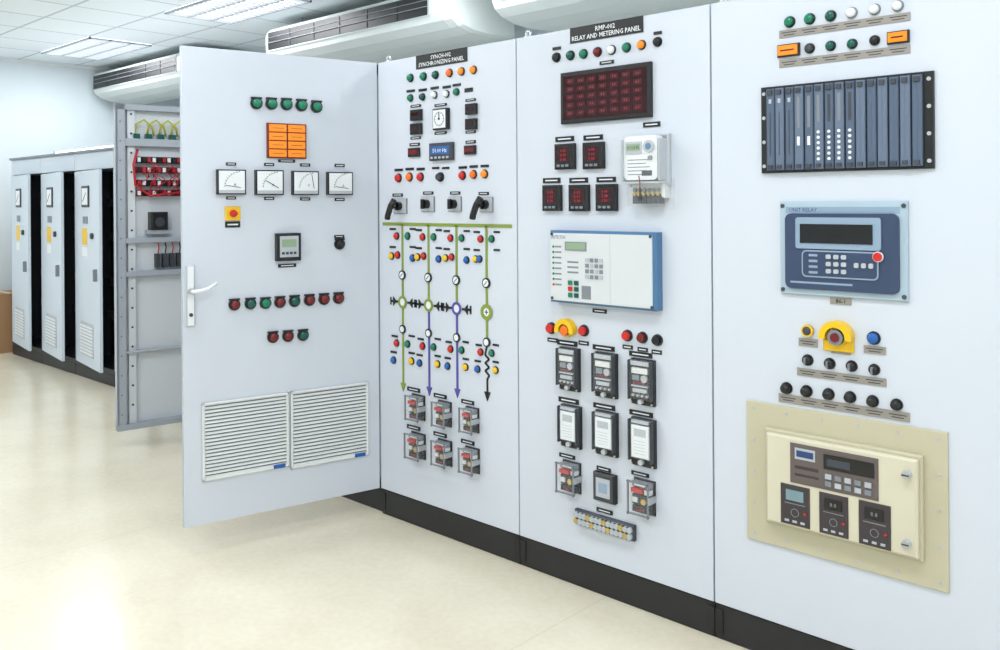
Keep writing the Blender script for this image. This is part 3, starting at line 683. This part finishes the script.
mb=MB(D); u0,u1,v0,v1=R(mb,288,247,22,28,.03); W=u1-u0;H=v1-v0; mb.box(u0,u1,v0,v1,.0005,.03,'black',c=.004); mb.box(u0+W*.12,u1-W*.12,v0+H*.14,v1-H*.1,.03,.031,'lgrey'); mb.box(u0+W*.2,u1-W*.2,v0+H*.5,v1-H*.22,.031,.0315,'grey',front='lcdgreen'); 
for k in range(4): mb.box(u0+W*(.2+.16*k),u0+W*(.3+.16*k),v0+H*.24,v0+H*.33,.031,.034,'dgrey')
mb.done('power_analyzer',door); lab(L,287,265.5,18,3.5)
hbtn(339,244,'black',11); lab(L,339,236.5,10,3)
for x,y,c in((234,304.5,'dred'),(250,303.5,'dgreen'),(265,303,'green'),(279.5,302,'dred'),(294,301,'dgreen'),(309,300,'dred'),(323.5,299,'dred'),(338,298,'dred')): hbtn(x,y,c,11.5)
for x,y,c in((272.5,337,'dred'),(287.5,336,'dred'),(302.5,335,'dgreen')): hbtn(x,y,c,11.5)
for (x,y,w,h) in ((245.5,436,86,77),(329.5,424.5,77,76)):
    mb=MB(D); u0,u1,v0,v1=R(mb,x,y,w,h,.01); W=u1-u0;H=v1-v0
    mb.box(u0,u1,v0,v1,.0005,.003,'ventgap')
    for a,b,c,d in((u0,u1,v0,v0+.012),(u0,u1,v1-.012,v1),(u0,u0+.012,v0,v1),(u1-.012,u1,v0,v1)): mb.box(a,b,c,d,.003,.014,'offwhite',c=.004)
    n=20; zz=(H-.024)/n
    for k in range(n):
        z=v0+.012+zz*k
        P=[(z+zz*.02,.011),(z+zz*.55,.008),(z+zz*.60,.004),(z+zz*.12,.004)]
        A=[mb.vert(u0+.012,a,b) for a,b in P]; B=[mb.vert(u1-.012,a,b) for a,b in P]
        for i in range(4): mb.face([A[i],A[(i+1)%4],B[(i+1)%4],B[i]],'offwhite')
    mb.box(u1-.075,u1-.02,v0+.002,v0+.02,.014,.015,'blue'); mb.done('ventilation_grille',door)
I.done('indicator_lights',door); L.done('engraved_labels',door)

# ================= SWUNG LEAF WITH WIRING
mb=MB(LEAF); LW=.60; z0,z1=.09,2.13
mb.box(0.01,LW,z0+.01,z1-.01,-.05,-.045,'leafplate')
mb.box(0,.012,z0,z1,-.05,.0,'leafgrey'); mb.box(0,.055,z0,z1,-.006,0,'leafgrey'); mb.box(.075,.12,z0+.03,z1-.03,-.045,-.02,'leafplate'); mb.box(LW-.03,LW,z0,z1,-.05,0,'leafgrey')
mb.box(0,LW,z0,z0+.035,-.05,.012,'leafgrey'); mb.box(0,LW,z1-.035,z1,-.05,0,'leafgrey')
for k in range(16): 
    z=z0+.1+k*.122; mb.cyl(.027,z,.006,0,.003,'grey',seg=8); mb.cyl(.097,z+.05,.007,-.02,-.016,'dgrey',seg=8)
def lv(y,x=155): return LEAF.at(x,y)[1]
for y,h in((143,.05),(240,.035),(273,.035),(350,.015)):
    z=lv(y); mb.box(.055,LW,z-h/2,z+h/2,-.045,.0,'leafgrey' if y!=350 else 'lgrey',c=.004)
for k in range(6):
    u=.12+k*.075; z=lv(131); mb.tube([(u,z-.03,-.03),(u+.01,z+.04,-.01),(u+.05,z+.07,0),(u+.10,z+.03,-.01),(u+.12,z-.03,-.03)],.006,'wireyg'); mb.box(u-.01,u+.03,z-.05,z-.02,-.045,-.01,'dgreen')
for row,y in enumerate((160,170,183,193)):
    z=lv(y); mb.box(.12,LW-.03,z-.02,z+.02,-.045,-.01,'black' if row%2==0 else 'dred')
    for k in range(14): u=.13+k*.031; mb.box(u,u+.018,z-.014,z+.014,-.01,.003,('white','black','wirered')[(k+row)%3])
for k in range(22):
    u=.15+random.random()*.36; z=lv(160+random.random()*22); mb.tube([(u,z,0),(u+.02,z-.03,.02),(u-.02,z-.06,.022),(u+random.uniform(-.03,.03),z-.10,.0)],.003,'wirered')
mb.tube([(.13,lv(150),0),(.1,lv(165),.02),(.11,lv(185),.02),(.2,lv(196),.02),(.5,lv(190),.02)],.008,'wirered')
a,b=LEAF.at(150,222)[0],LEAF.at(167,222)[0]
mb.box(a,b,lv(230),lv(212),-.045,.03,'black',c=.01); mb.cyl((a+b)/2,lv(222),.03,.03,.034,'dgrey'); mb.box(a-.02,b+.02,lv(234),lv(230),-.045,.01,'leafgrey')
for k in range(7):
    u=.24+k*.045; z=lv(268); mb.box(u,u+.028,z,z+.09,-.045,-.0,'dgrey'); mb.tube([(u+.014,z+.09,-.01),(u+.014,z+.13,.01),(u+.02,z+.17,-.03)],.004,('wirered','black')[k%2])
mb.done('swing_frame_with_wiring')

# ================= FAR CABINET ROW
FY=.4
for i in range(5):
    xa=-9.66+.8*i; xb=xa+.8; mb=MB(MAIN); T=1.97
    for a,b in((xa+.004,xa+.03),(xb-.03,xb-.004)): mb.box(a,b,.1,T,-FY-.8,-FY-.03,'dgrey')
    mb.box(xa+.004,xb-.004,1.80,T-.02,-FY-.8,-FY,'farpaint',c=.003); mb.box(xa+.003,xb-.003,T-.02,T,-FY-.8,-FY+.02,'grey')
    mb.box(xa+.004,xb-.004,.1,.14,-FY-.8,-FY,'dgrey'); mb.box(xa+.004,xb-.004,.1,T-.03,-FY-.8,-FY-.78,'darkint')
    mb.box(xa+.03,xb-.03,.14,1.8,-FY-.35,-FY-.3,'darkint')
    mb.box(xa+.003,xb-.003,0,.1,-FY-.8,-FY-.0,'plinth',c=.003)
    for z in (.5,.8,1.2,1.5): 
        mb.box(xa+.1,xb-.05,z,z+.03,-FY-.3,-FY-.26,'grey')
        for k in range(12): mb.box(xa+.12+k*.05,xa+.15+k*.05,z-.02,z+.05,-FY-.26,-FY-.23,'dgrey')
    a=math.radians(8); P=Plane((xa+.005,FY-.003),(math.cos(a),-math.sin(a)))
    mb.p=P
    mb.box(0,.785,.13,1.79,-.025,0,'farpaint',c=.003)
    mb.box(.28,.50,1.48,1.66,.0005,.012,'dgrey',c=.004); mb.box(.30,.48,1.50,1.64,.012,.013,'white'); mb.seg((.33,1.53),(.43,1.6),.01,.013,.014,'black')
    mb.box(.30,.44,1.34,1.40,.0005,.006,'grey')
    mb.box(.26,.42,1.16,1.30,.0005,.003,'yellow'); mb.box(.26,.42,1.06,1.14,.0005,.003,'white')
    mb.cyl(.60,1.24,.025,.0005,.02,'dgrey')
    mb.box(.70,.72,.87,.97,.0005,.03,'grey',c=.004)
    mb.box(.2,.6,.22,.5,.0005,.004,'lgrey')
    for k in range(9): mb.box(.21,.59,.235+k*.028,.25+k*.028,.004,.012,'white')
    mb.done('electrical_cabinet')

# cardboard box near far wall
mb=MB(MAIN); mb.box(-10.2,-9.78,.0,.6,-.62,-.22,'cardboard',c=.004); mb.box(-10.01,-9.97,.05,.598,-.22,-.217,'beige2'); mb.box(-10.2,-9.78,.595,.604,-.44,-.40,'beige2'); mb.done('cardboard_box')

# ------------------------------------------------------------------ camera, world
cd=bpy.data.cameras.new('camera'); cam=bpy.data.objects.new('camera',cd); bpy.context.scene.collection.objects.link(cam)
cd.sensor_width=36; cd.lens=F*36/1000; cd.shift_y=-(325-HY)/1000; cd.clip_start=.05
cam.matrix_world=Matrix.Translation(cam_p)@Matrix.Rotation(PHI,4,'Z')@Matrix.Rotation(math.pi/2,4,'X')@Matrix.Rotation(-TH,4,'Z')
bpy.context.scene.camera=cam
w=bpy.data.worlds.new('world'); bpy.context.scene.world=w; w.use_nodes=True; w.node_tree.nodes['Background'].inputs[0].default_value=(.9,.95,1,1); w.node_tree.nodes['Background'].inputs[1].default_value=.5
sc=bpy.context.scene; sc.view_settings.view_transform='Standard'; sc.view_settings.look='None'; sc.view_settings.exposure=0.04
